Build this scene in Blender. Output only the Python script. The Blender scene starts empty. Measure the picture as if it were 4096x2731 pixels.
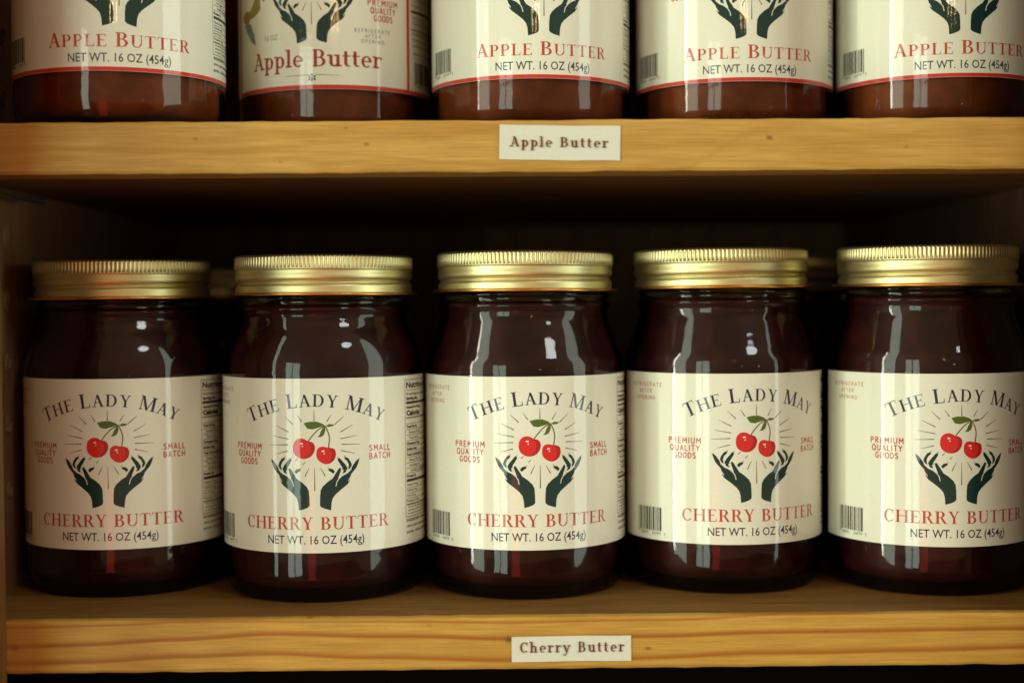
import bpy, bmesh, math, random
from mathutils import Vector, Matrix, noise
random.seed(7)
sc = bpy.context.scene
C = sc.collection
R_ = math.radians

# ------------------------------------------------------------------ camera
cam_d = bpy.data.cameras.new('camera')
cam = bpy.data.objects.new('camera', cam_d)
C.objects.link(cam)
cam_d.sensor_width = 36
cam_d.lens = 50
cam_d.clip_start = 0.02
cam_d.clip_end = 50
cam.matrix_world = (Matrix.Translation((0, -0.512, 0.1137)) @ Matrix.Rotation(R_(-0.62), 4, 'Z')
                    @ Matrix.Rotation(R_(90 - 1.57), 4, 'X') @ Matrix.Rotation(R_(-0.40), 4, 'Z'))
cam_d.dof.use_dof = True
cam_d.dof.focus_distance = 0.536
cam_d.dof.aperture_fstop = 4.5
cam_d.dof.aperture_blades = 9
sc.camera = cam

# ------------------------------------------------------------------ world, lamps, exposure
w = bpy.data.worlds.new('World')
sc.world = w
w.use_nodes = True
bg = w.node_tree.nodes['Background']
bg.inputs['Color'].default_value = (1.0, 0.68, 0.36, 1)
bg.inputs['Strength'].default_value = 0.42
sc.view_settings.view_transform = 'Standard'
sc.view_settings.look = 'None'
sc.view_settings.exposure = 0
sc.view_settings.gamma = 1

JC = Vector((0.01, 0.03, 0.10))       # the jar row the area lamps face


def pane_light(name, az0, az1, el0, el1, dist, radiance, col):
    """A flat vertical area lamp facing the shelf"""
    az = R_((az0 + az1) / 2)
    wd = 2 * dist * math.tan(R_(abs(az1 - az0) / 2))
    z0 = JC.z + dist * math.tan(R_(el0))
    z1 = JC.z + dist * math.tan(R_(el1))
    d = bpy.data.lights.new(name, 'AREA')
    d.shape = 'RECTANGLE'
    d.size = wd
    d.size_y = z1 - z0
    d.energy = radiance * math.pi * wd * (z1 - z0)
    d.color = col
    o = bpy.data.objects.new(name, d)
    C.objects.link(o)
    o.location = (JC.x + dist * math.sin(az), JC.y - dist * math.cos(az), (z0 + z1) / 2)
    o.rotation_euler = (R_(90), 0, az)
    return o


DAY = (0.82, 1.0, 0.84)
COOL = (0.82, 1.0, 0.86)
pane_light('shop_window_sunlit_edge', -66.2, -63.8, -16, 34, 2.6, 28, (0.95, 1.0, 0.78))
pane_light('shop_window_left', -63.6, -50, -16, 40, 2.6, 5.3, DAY)
pane_light('shop_window_narrow', -37.5, -30.5, -16, 12, 3.2, 5.8, DAY)
pane_light('shop_window_narrow', -29.5, -22, -16, 12, 3.2, 5.8, DAY)
pane_light('pale_panel_standin_lamp_right', 57, 80, -16, 42, 1.15, 3.8, COOL)  # area lamp standing in for a pale near panel mirrored on the right
# red area lamps added low down for the red glow in jars and lids
pane_light('red_glow_bright', -17, -8, -34, -9, 1.3, 2.4, (1.0, 0.07, 0.05))
pane_light('red_glow_dim', -7.5, 26, -34, -10, 1.3, 0.28, (1.0, 0.07, 0.05))


def lamp(name, az, el, dist, rad, watt, col):
    d = bpy.data.lights.new(name, 'POINT')
    d.shadow_soft_size = rad
    d.energy = watt
    d.color = col
    o = bpy.data.objects.new(name, d)
    C.objects.link(o)
    a, e = R_(az), R_(el)
    o.location = (JC.x + dist * math.sin(a) * math.cos(e), JC.y - dist * math.cos(a) * math.cos(e), JC.z + dist * math.sin(e))


for a in (1.0, 4.6, 8.2):
    lamp('chandelier_bulb', a, 13.5, 3.2, 0.017, 1.2, (1.0, 0.60, 0.20))
lamp('pendant_lamp', 35, -0.5, 3.2, 0.05, 0.9, (0.85, 0.95, 1.0))
lamp('pendant_lamp', 16, -0.5, 3.2, 0.05, 0.9, (0.85, 0.95, 1.0))
d = bpy.data.lights.new('ceiling_light_panel', 'AREA')
d.shape = 'ELLIPSE'
d.size, d.size_y = 0.40, 0.24
d.energy = 15 * math.pi * d.size * d.size_y
d.color = (0.95, 1.0, 0.98)
o = bpy.data.objects.new('ceiling_light_panel', d)
C.objects.link(o)
o.location = (JC.x + 2.0 * math.sin(R_(35)) * math.cos(R_(38)), JC.y - 2.0 * math.cos(R_(35)) * math.cos(R_(38)), JC.z + 2.0 * math.sin(R_(38)))
o.rotation_euler = (JC - o.location).to_track_quat('-Z', 'Y').to_euler()

# ------------------------------------------------------------------ materials


def mat(name):
    m = bpy.data.materials.new(name)
    m.use_nodes = True
    nt = m.node_tree
    return m, nt, nt.nodes['Principled BSDF']


def N(nt, typ, **kw):
    n = nt.nodes.new(typ)
    for k, v in kw.items():
        setattr(n, k, v)
    return n


def L(nt, a, b):
    nt.links.new(a, b)


def rgb(h):
    """sRGB 0..255 -> linear"""
    return tuple(((c / 255) / 12.92 if c / 255 <= .04045 else ((c / 255 + .055) / 1.055) ** 2.4) for c in h) + (1,)


def paper_mat(name, col, coat=0.85, rough=0.6, crough=0.045, var=0.05):
    m, nt, b = mat(name)
    tc = N(nt, 'ShaderNodeTexCoord')
    no = N(nt, 'ShaderNodeTexNoise')
    no.inputs['Scale'].default_value = 900
    no.inputs['Detail'].default_value = 3
    L(nt, tc.outputs['Object'], no.inputs['Vector'])
    mp = N(nt, 'ShaderNodeMapRange')
    mp.inputs['To Min'].default_value = 1 - var
    mp.inputs['To Max'].default_value = 1 + var
    L(nt, no.outputs['Fac'], mp.inputs['Value'])
    mx = N(nt, 'ShaderNodeMix', data_type='RGBA', blend_type='MULTIPLY')
    mx.inputs[0].default_value = 1
    mx.inputs[6].default_value = col
    L(nt, mp.outputs[0], mx.inputs[7])
    L(nt, mx.outputs[2], b.inputs['Base Color'])
    b.inputs['Roughness'].default_value = rough
    b.inputs['Specular IOR Level'].default_value = 0.2
    b.inputs['Coat Weight'].default_value = coat
    b.inputs['Coat Roughness'].default_value = crough
    if coat:
        n3 = N(nt, 'ShaderNodeTexNoise')
        n3.inputs['Scale'].default_value = 210
        n3.inputs['Detail'].default_value = 4
        L(nt, tc.outputs['Object'], n3.inputs['Vector'])
        bp = N(nt, 'ShaderNodeBump')
        bp.inputs['Strength'].default_value = 0.5
        bp.inputs['Distance'].default_value = 0.00006
        L(nt, n3.outputs['Fac'], bp.inputs['Height'])
        L(nt, bp.outputs[0], b.inputs['Coat Normal'])
    return m


M_label = paper_mat('label_paper', (0.82, 0.83, 0.70, 1))
M_red = paper_mat('ink_red', (0.52, 0.06, 0.03, 1))
M_red3 = paper_mat('ink_dark_red', (0.34, 0.035, 0.022, 1))
M_red2 = paper_mat('ink_bright_red', (0.62, 0.035, 0.025, 1))
M_cherry = paper_mat('ink_cherry', (0.72, 0.022, 0.02, 1))
M_cherry_dk = paper_mat('ink_cherry_shade', (0.48, 0.012, 0.015, 1))
M_navy = paper_mat('ink_navy', (0.028, 0.032, 0.075, 1))
M_teal = paper_mat('ink_teal', (0.004, 0.034, 0.031, 1))
M_slate = paper_mat('ink_slate', (0.05, 0.065, 0.09, 1))
M_ray = paper_mat('ink_brown', (0.07, 0.035, 0.03, 1))
M_leaf = paper_mat('ink_leaf_green', (0.085, 0.14, 0.018, 1))
M_stem = paper_mat('ink_stem', (0.14, 0.10, 0.025, 1))
M_black = paper_mat('ink_black', (0.012, 0.014, 0.016, 1))
M_pink = paper_mat('ink_pale_red', (0.52, 0.19, 0.12, 1))
M_greyteal = paper_mat('ink_pale_teal', (0.18, 0.28, 0.26, 1))
M_orange = paper_mat('ink_orange', (0.45, 0.20, 0.06, 1))
M_olive = paper_mat('ink_olive', (0.30, 0.27, 0.06, 1))
M_cream = paper_mat('ink_cream', (0.82, 0.83, 0.70, 1))
M_tag = paper_mat('tag_paper', (0.70, 0.71, 0.60, 1), coat=0.0, rough=0.8)
M_tagink = paper_mat('tag_ink', (0.16, 0.045, 0.028, 1), coat=0.0, rough=0.8, var=0.3)
M_plain = M_cream


def glass_mat():
    m, nt, b = mat('jar_glass')
    nt.nodes.remove(b)
    out = nt.nodes['Material Output']
    fr = N(nt, 'ShaderNodeFresnel')
    fr.inputs['IOR'].default_value = 1.43
    tr = N(nt, 'ShaderNodeBsdfTransparent')
    tr.inputs['Color'].default_value = (0.93, 0.97, 0.93, 1)
    gl = N(nt, 'ShaderNodeBsdfGlossy')
    gl.inputs['Roughness'].default_value = 0.03
    mx = N(nt, 'ShaderNodeMixShader')
    L(nt, fr.outputs[0], mx.inputs[0])
    L(nt, tr.outputs[0], mx.inputs[1])
    L(nt, gl.outputs[0], mx.inputs[2])
    L(nt, mx.outputs[0], out.inputs['Surface'])
    tc = N(nt, 'ShaderNodeTexCoord')
    mpg = N(nt, 'ShaderNodeMapping')
    mpg.inputs['Scale'].default_value = (1, 1, 2.2)
    n1 = N(nt, 'ShaderNodeTexNoise')
    n1.inputs['Scale'].default_value = 45
    n1.inputs['Detail'].default_value = 2
    L(nt, tc.outputs['Object'], mpg.inputs[0])
    L(nt, mpg.outputs[0], n1.inputs['Vector'])
    bp = N(nt, 'ShaderNodeBump')
    bp.inputs['Strength'].default_value = 0.35
    bp.inputs['Distance'].default_value = 0.0006
    L(nt, n1.outputs['Fac'], bp.inputs['Height'])
    L(nt, bp.outputs[0], gl.inputs['Normal'])
    L(nt, bp.outputs[0], fr.inputs['Normal'])
    return m


M_glass = glass_mat()


def fruit_mat(name, c1, c2):
    m, nt, b = mat(name)
    tc = N(nt, 'ShaderNodeTexCoord')
    no = N(nt, 'ShaderNodeTexNoise')
    no.inputs['Scale'].default_value = 110
    no.inputs['Detail'].default_value = 8
    L(nt, tc.outputs['Object'], no.inputs['Vector'])
    cr = N(nt, 'ShaderNodeValToRGB')
    cr.color_ramp.elements[0].position = 0.40
    cr.color_ramp.elements[0].color = c1
    cr.color_ramp.elements[1].position = 0.62
    cr.color_ramp.elements[1].color = c2
    L(nt, no.outputs['Fac'], cr.inputs[0])
    L(nt, cr.outputs[0], b.inputs['Base Color'])
    b.inputs['Roughness'].default_value = 0.5
    b.inputs['Specular IOR Level'].default_value = 0.15
    return m


M_cherrybutter = fruit_mat('cherry_butter', (0.024, 0.003, 0.003, 1), (0.046, 0.006, 0.004, 1))
M_applebutter = fruit_mat('apple_butter', (0.17, 0.033, 0.007, 1), (0.25, 0.048, 0.010, 1))


def gold_mat():
    m, nt, b = mat('gold_lid_metal')
    b.inputs['Base Color'].default_value = (0.74, 0.67, 0.36, 1)
    b.inputs['Metallic'].default_value = 1
    tc = N(nt, 'ShaderNodeTexCoord')
    mpg = N(nt, 'ShaderNodeMapping')
    mpg.inputs['Scale'].default_value = (1, 1, 6)
    no = N(nt, 'ShaderNodeTexNoise')
    no.inputs['Scale'].default_value = 160
    no.inputs['Detail'].default_value = 6
    L(nt, tc.outputs['Object'], mpg.inputs[0])
    L(nt, mpg.outputs[0], no.inputs['Vector'])
    mp = N(nt, 'ShaderNodeMapRange')
    mp.inputs['To Min'].default_value = 0.38
    mp.inputs['To Max'].default_value = 0.50
    L(nt, no.outputs['Fac'], mp.inputs['Value'])
    L(nt, mp.outputs[0], b.inputs['Roughness'])
    return m


M_gold = gold_mat()
m, nt, b = mat('gold_rim_metal')
b.inputs['Base Color'].default_value = (0.85, 0.40, 0.08, 1)  # orange of the wood mirrored in the rim is put into its colour
b.inputs['Metallic'].default_value = 1
b.inputs['Roughness'].default_value = 0.3
M_rim = m
m, nt, b = mat('bracket_steel')
b.inputs['Base Color'].default_value = (0.75, 0.74, 0.66, 1)
b.inputs['Metallic'].default_value = 1
b.inputs['Roughness'].default_value = 0.2
no = N(nt, 'ShaderNodeTexNoise')
no.inputs['Scale'].default_value = 300
mp = N(nt, 'ShaderNodeMapRange')
mp.inputs['To Min'].default_value = 0.2
mp.inputs['To Max'].default_value = 0.45
L(nt, no.outputs['Fac'], mp.inputs['Value'])
L(nt, mp.outputs[0], b.inputs['Roughness'])
M_steel = m
m, nt, b = mat('torn_wood')
b.inputs['Base Color'].default_value = (0.22, 0.125, 0.05, 1)
b.inputs['Roughness'].default_value = 0.9
M_torn = m


def wood_mat(name, light, mid, dark, axis=0, attr=None, figure=1.0, rough=0.5, warm_shade=None):
    """Pine: fine stretched fibre noise, broad figure, optional growth lines from a mesh attribute."""
    m, nt, b = mat(name)
    tc = N(nt, 'ShaderNodeTexCoord')
    sc1 = [60, 60, 60]
    sc1[axis] = 1.6
    sc2 = [85, 85, 85]
    sc2[axis] = 8
    m1 = N(nt, 'ShaderNodeMapping')
    m1.inputs['Scale'].default_value = [v * 9 for v in sc1]
    m2 = N(nt, 'ShaderNodeMapping')
    m2.inputs['Scale'].default_value = sc2
    L(nt, tc.outputs['Object'], m1.inputs[0])
    L(nt, tc.outputs['Object'], m2.inputs[0])
    n1 = N(nt, 'ShaderNodeTexNoise')
    n1.inputs['Scale'].default_value = 3.0
    n1.inputs['Detail'].default_value = 6
    n1.inputs['Roughness'].default_value = 0.65
    L(nt, m1.outputs[0], n1.inputs['Vector'])
    n2 = N(nt, 'ShaderNodeTexNoise')
    n2.inputs['Scale'].default_value = 2.2
    n2.inputs['Detail'].default_value = 5
    n2.inputs['Distortion'].default_value = 0.9
    L(nt, m2.outputs[0], n2.inputs['Vector'])
    cr = N(nt, 'ShaderNodeValToRGB')
    e = cr.color_ramp.elements
    e[0].position = 0.30
    e[0].color = mid
    e[1].position = 0.62
    e[1].color = light
    x = cr.color_ramp.elements.new(0.46)
    x.color = tuple((mid[i] + light[i]) / 2 for i in range(3)) + (1,)
    L(nt, n2.outputs['Fac'], cr.inputs[0])
    mr = N(nt, 'ShaderNodeMapRange')
    mr.inputs['From Min'].default_value = 0.25
    mr.inputs['From Max'].default_value = 0.75
    mr.inputs['To Min'].default_value = 1 - 0.34 * figure
    mr.inputs['To Max'].default_value = 1 + 0.18 * figure
    L(nt, n1.outputs['Fac'], mr.inputs['Value'])
    mx = N(nt, 'ShaderNodeMix', data_type='RGBA', blend_type='MULTIPLY')
    mx.inputs[0].default_value = 1
    L(nt, cr.outputs[0], mx.inputs[6])
    L(nt, mr.outputs[0], mx.inputs[7])
    last = mx.outputs[2]
    if attr:
        at = N(nt, 'ShaderNodeAttribute', attribute_name=attr)
        # fray the growth line with the fibre noise
        ma = N(nt, 'ShaderNodeMath', operation='MULTIPLY_ADD')
        L(nt, n1.outputs['Fac'], ma.inputs[0])
        ma.inputs[1].default_value = 0.45
        ad = N(nt, 'ShaderNodeMath', operation='SUBTRACT')
        L(nt, at.outputs['Fac'], ma.inputs[2])
        L(nt, ma.outputs[0], ad.inputs[0])
        ad.inputs[1].default_value = 0.20
        r2 = N(nt, 'ShaderNodeMapRange', interpolation_type='SMOOTHSTEP')
        r2.inputs['From Min'].default_value = 0.0
        r2.inputs['From Max'].default_value = 1.0
        L(nt, ad.outputs[0], r2.inputs['Value'])
        mm = N(nt, 'ShaderNodeMix', data_type='RGBA', blend_type='MIX')
        L(nt, r2.outputs[0], mm.inputs[0])
        L(nt, last, mm.inputs[6])
        mm.inputs[7].default_value = dark
        last = mm.outputs[2]
    if attr:
        ak = N(nt, 'ShaderNodeAttribute', attribute_name='knot')
        km = N(nt, 'ShaderNodeMix', data_type='RGBA', blend_type='MIX')
        L(nt, ak.outputs['Fac'], km.inputs[0])
        L(nt, last, km.inputs[6])
        km.inputs[7].default_value = (0.13, 0.05, 0.012, 1)
        last = km.outputs[2]
    # tiny resin specks and pin knots
    vo = N(nt, 'ShaderNodeTexVoronoi')
    vo.inputs['Scale'].default_value = 26
    vo.inputs['Randomness'].default_value = 1
    L(nt, tc.outputs['Object'], vo.inputs['Vector'])
    vr = N(nt, 'ShaderNodeMapRange')
    vr.inputs['From Min'].default_value = 0.018
    vr.inputs['From Max'].default_value = 0.05
    vr.inputs['To Min'].default_value = 0.75
    vr.inputs['To Max'].default_value = 0.0
    L(nt, vo.outputs['Distance'], vr.inputs['Value'])
    vm = N(nt, 'ShaderNodeMix', data_type='RGBA', blend_type='MIX')
    L(nt, vr.outputs[0], vm.inputs[0])
    L(nt, last, vm.inputs[6])
    vm.inputs[7].default_value = (0.12, 0.045, 0.015, 1)
    last = vm.outputs[2]
    if warm_shade:
        # warm red-brown shade by the upright, painted into the board end
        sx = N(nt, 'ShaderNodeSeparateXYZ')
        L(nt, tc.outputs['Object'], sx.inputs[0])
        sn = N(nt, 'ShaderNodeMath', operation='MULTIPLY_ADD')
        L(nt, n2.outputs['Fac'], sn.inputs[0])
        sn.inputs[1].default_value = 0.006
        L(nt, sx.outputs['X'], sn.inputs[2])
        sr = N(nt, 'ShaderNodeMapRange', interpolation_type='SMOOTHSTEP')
        sr.inputs['From Min'].default_value = warm_shade
        sr.inputs['From Max'].default_value = warm_shade + 0.007
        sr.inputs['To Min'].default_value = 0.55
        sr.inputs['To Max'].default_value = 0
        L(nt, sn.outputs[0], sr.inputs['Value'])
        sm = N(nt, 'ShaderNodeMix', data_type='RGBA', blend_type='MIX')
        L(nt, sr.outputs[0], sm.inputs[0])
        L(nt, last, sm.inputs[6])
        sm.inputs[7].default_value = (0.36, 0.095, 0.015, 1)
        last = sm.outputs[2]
    L(nt, last, b.inputs['Base Color'])
    b.inputs['Roughness'].default_value = rough
    b.inputs['Specular IOR Level'].default_value = 0.35
    bp = N(nt, 'ShaderNodeBump')
    bp.inputs['Strength'].default_value = 0.25
    bp.inputs['Distance'].default_value = 0.0003
    L(nt, n1.outputs['Fac'], bp.inputs['Height'])
    L(nt, bp.outputs[0], b.inputs['Normal'])
    return m


PINE_L, PINE_M, PINE_D = (0.59, 0.335, 0.064, 1), (0.49, 0.255, 0.044, 1), (0.34, 0.115, 0.010, 1)
M_pine_low = wood_mat('pine_lower', PINE_L, (0.50, 0.265, 0.042, 1), PINE_D, attr='grain', warm_shade=-0.1655, figure=1.0)
M_pine_up = wood_mat('pine_upper', (0.59, 0.345, 0.080, 1), PINE_M, (0.42, 0.19, 0.025, 1), attr='grain', warm_shade=-0.1655, figure=1.0)
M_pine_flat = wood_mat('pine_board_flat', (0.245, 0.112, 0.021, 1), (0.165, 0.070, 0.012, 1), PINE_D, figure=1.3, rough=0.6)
M_pine_post = wood_mat('pine_upright', (0.17, 0.070, 0.014, 1), (0.13, 0.05, 0.009, 1), PINE_D, axis=2)
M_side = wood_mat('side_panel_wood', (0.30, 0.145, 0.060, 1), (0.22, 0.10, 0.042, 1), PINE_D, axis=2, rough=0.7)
M_side2 = wood_mat('side_panel_shaded_wood', (0.095, 0.045, 0.020, 1), (0.06, 0.028, 0.012, 1), PINE_D, axis=2, rough=0.7)  # right panel: its shade is put into a darker wood colour
M_back = wood_mat('back_plank_wood', (0.24, 0.125, 0.055, 1), (0.14, 0.07, 0.03, 1), PINE_D, axis=2, rough=0.8)

m, nt, b = mat('under_shade_black')  # near-black standing for the dark space below the lower shelf
b.inputs['Base Color'].default_value = (0.002, 0.0017, 0.0013, 1)
b.inputs['Roughness'].default_value = 0.9
b.inputs['Specular IOR Level'].default_value = 0.05
no = N(nt, 'ShaderNodeTexNoise')
no.inputs['Scale'].default_value = 60
bp = N(nt, 'ShaderNodeBump')
bp.inputs['Strength'].default_value = 0.2
L(nt, no.outputs['Fac'], bp.inputs['Height'])
L(nt, bp.outputs[0], b.inputs['Normal'])
M_undershade = m

# ------------------------------------------------------------------ object helpers


def obj(name, me, m=None, parent=None):
    if isinstance(me, bmesh.types.BMesh):
        bm = me
        me = bpy.data.meshes.new(name)
        bm.to_mesh(me)
        bm.free()
    if m is not None and not me.materials:
        me.materials.append(m)
    o = bpy.data.objects.new(name, me)
    C.objects.link(o)
    o.parent = parent
    return o


def thing(name, label, cat, loc=(0, 0, 0), rz=0, group=None):
    o = bpy.data.objects.new(name, None)
    o.empty_display_size = 0.01
    C.objects.link(o)
    o.location = loc
    o.rotation_euler = (0, 0, rz)
    o['label'] = label
    o['category'] = cat
    if group:
        o['group'] = group
    return o


def copy_tree(o, parent=None):
    c = o.copy()
    C.objects.link(c)
    c.parent = parent
    for ch in list(o.children):
        copy_tree(ch, c)
    return c


def smooth(o):
    for p in o.data.polygons:
        p.use_smooth = True
    return o


def lathe(prof, seg=96, rfun=None):
    """prof: list of (r, z) in mm; rfun(r, z, theta) may modulate the radius"""
    bm = bmesh.new()
    rings = []
    for r, z in prof:
        if r < 1e-6:
            rings.append([bm.verts.new((0, 0, z / 1000))])
            continue
        ring = []
        for i in range(seg):
            t = 2 * math.pi * i / seg
            rr = rfun(r, z, t) if rfun else r
            ring.append(bm.verts.new((rr * math.sin(t) / 1000, -rr * math.cos(t) / 1000, z / 1000)))
        rings.append(ring)
    for a, b in zip(rings, rings[1:]):
        if len(a) == 1 and len(b) == 1:
            continue
        for i in range(seg):
            j = (i + 1) % seg
            if len(a) == 1:
                bm.faces.new((a[0], b[j], b[i]))
            elif len(b) == 1:
                bm.faces.new((a[i], a[j], b[0]))
            else:
                bm.faces.new((a[i], a[j], b[j], b[i]))
    bmesh.ops.recalc_face_normals(bm, faces=bm.faces)
    return bm


def sm_path(pts, n=4):
    """Catmull-Rom through control points"""
    out = []
    P = [pts[0]] + pts + [pts[-1]]
    for i in range(1, len(P) - 2):
        p0, p1, p2, p3 = P[i - 1:i + 3]
        for k in range(n):
            t = k / n
            out.append(tuple(0.5 * (2 * p1[a] + (p2[a] - p0[a]) * t + (2 * p0[a] - 5 * p1[a] + 4 * p2[a] - p3[a]) * t * t
                             + (3 * p1[a] - p0[a] - 3 * p2[a] + p3[a]) * t ** 3) for a in range(2)))
    out.append(pts[-1])
    return out


def box_bm(x0, x1, y0, y1, z0, z1, bev=0.0, bm=None):
    own = bm is None
    bm = bm or bmesh.new()
    vs = [bm.verts.new((x, y, z)) for x in (x0, x1) for y in (y0, y1) for z in (z0, z1)]
    fs = [(0, 1, 3, 2), (4, 6, 7, 5), (0, 4, 5, 1), (2, 3, 7, 6), (0, 2, 6, 4), (1, 5, 7, 3)]
    fs = [bm.faces.new([vs[i] for i in f]) for f in fs]
    bmesh.ops.recalc_face_normals(bm, faces=bm.faces)
    if bev:
        es = list({e for f in fs for e in f.edges})
        bmesh.ops.bevel(bm, geom=es, offset=bev, segments=2, affect='EDGES', profile=0.6)
    return bm


# ------------------------------------------------------------------ print on labels: polygons in mm (u along the label, v up)
RL = 40.32     # label radius, mm


class Ink:
    def __init__(self):
        self.polys = []

    def poly(self, pts):
        self.polys.append([tuple(p) for p in pts])
        return self

    def add(self, polys, dx=0, dy=0, s=1.0, rot=0.0):
        c, n = math.cos(rot), math.sin(rot)
        for p in polys:
            self.polys.append([(dx + s * (x * c - y * n), dy + s * (x * n + y * c)) for x, y in p])
        return self

    def flat(self):
        """flat bmesh, one tiny step of height for each polygon so none share a plane"""
        bm = bmesh.new()
        for k, p in enumerate(self.polys):
            h = (k % 9) * 0.002
            ar = sum(p[i - 1][0] * p[i][1] - p[i][0] * p[i - 1][1] for i in range(len(p)))
            if ar < 0:
                p = p[::-1]
            vs = [bm.verts.new((x, y, h)) for x, y in p]
            try:
                f = bm.faces.new(vs)
            except ValueError:
                continue
            f.normal_update()
        bmesh.ops.triangulate(bm, faces=bm.faces, quad_method='BEAUTY', ngon_method='EAR_CLIP')
        for f in bm.faces:
            f.normal_update()
            if f.normal.z < 0:
                f.normal_flip()
        return bm


def wrap_bm(bm, lift):
    xs = [v.co.x for v in bm.verts]
    if not xs:
        return bm
    a = math.floor(min(xs) / 1.5) * 1.5
    while a < max(xs):
        bmesh.ops.bisect_plane(bm, geom=bm.verts[:] + bm.edges[:] + bm.faces[:], dist=1e-5, plane_co=(a, 0, 0), plane_no=(1, 0, 0))
        a += 1.5
    for v in bm.verts:
        t = v.co.x / RL
        r = (RL + lift + v.co.z) / 1000
        v.co = (r * math.sin(t), -r * math.cos(t), (v.co.y + LZ) / 1000)
    return bm


LZ = 19.6      # label bottom above the jar's base, mm


def ink_on(name, ink, m, parent, lift=0.03):
    bm = ink if isinstance(ink, bmesh.types.BMesh) else ink.flat()
    return smooth(obj(name, wrap_bm(bm, lift), m, parent))


def text_bm(items, extra=0.0):
    """items: (string, x, y, height(cap, mm), bold, align, width or None) -> flat bmesh in mm from the built-in face"""
    bm = bmesh.new()
    for i, (s, x, y, h, bold, al, wd) in enumerate(items):
        cu = bpy.data.curves.new('t', 'FONT')
        cu.body = s
        cu.size = 1.0
        cu.resolution_u = 2
        cu.offset = bold + extra
        cu.fill_mode = 'FRONT' if hasattr(cu, 'fill_mode') and 'FRONT' in [e.identifier for e in cu.bl_rna.properties['fill_mode'].enum_items] else cu.fill_mode
        o = bpy.data.objects.new('t', cu)
        C.objects.link(o)
        me = bpy.data.meshes.new_from_object(o)
        bpy.data.objects.remove(o)
        bpy.data.curves.remove(cu)
        if not me.vertices:
            continue
        xs = [v.co.x for v in me.vertices]
        x0, x1 = min(xs), max(xs)
        k = h / 0.71
        kx = wd / (x1 - x0) if wd else k
        w_ = (x1 - x0) * kx
        ox = {'L': x, 'C': x - w_ / 2, 'R': x - w_}[al]
        for v in me.vertices:
            v.co = (ox + (v.co.x - x0) * kx, y + v.co.y * k, (i % 5) * 0.002)
        bm.from_mesh(me)
        bpy.data.meshes.remove(me)
    for f in bm.faces:
        f.normal_update()
        if f.normal.z < 0:
            f.normal_flip()
    return bm


# ---- a didone-like capital alphabet, cap height 1
T_, t_, S_ = 0.16, 0.055, 0.085


def rect(x0, y0, x1, y1):
    return [(x0, y0), (x1, y0), (x1, y1), (x0, y1)]


def stem(x, y0=0, y1=1, w=T_, top=True, bot=True, s=S_):
    p = [rect(x - w / 2, y0, x + w / 2, y1)]
    if top:
        p.append(rect(x - w / 2 - s, y1 - t_, x + w / 2 + s, y1))
    if bot:
        p.append(rect(x - w / 2 - s, y0, x + w / 2 + s, y0 + t_))
    return p


def diag(xa, ya, xb, yb, w):
    """slanted stroke of horizontal width w"""
    return [(xa - w / 2, ya), (xa + w / 2, ya), (xb + w / 2, yb), (xb - w / 2, yb)]


def arc(cx, cy, rx, ry, a0, a1, wt, wn, n=14):
    """ring piece, thick (wt) at the sides and thin (wn) at top and bottom, as quads"""
    o = []
    for i in range(n):
        q = []
        for a in (a0 + (a1 - a0) * i / n, a0 + (a1 - a0) * (i + 1) / n):
            c, s = math.cos(R_(a)), math.sin(R_(a))
            q.append(((cx + rx * c, cy + ry * s), (cx + (rx - wt) * c, cy + (ry - wn) * s)))
        o.append([q[0][0], q[1][0], q[1][1], q[0][1]])
    return o


def tick(x, y, dx, dy):
    return [(x, y), (x + t_, y), (x + t_, y + dy), (x + t_ - dx, y)] if dx > 0 else [(x, y), (x + t_, y), (x, y + dy)]


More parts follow.
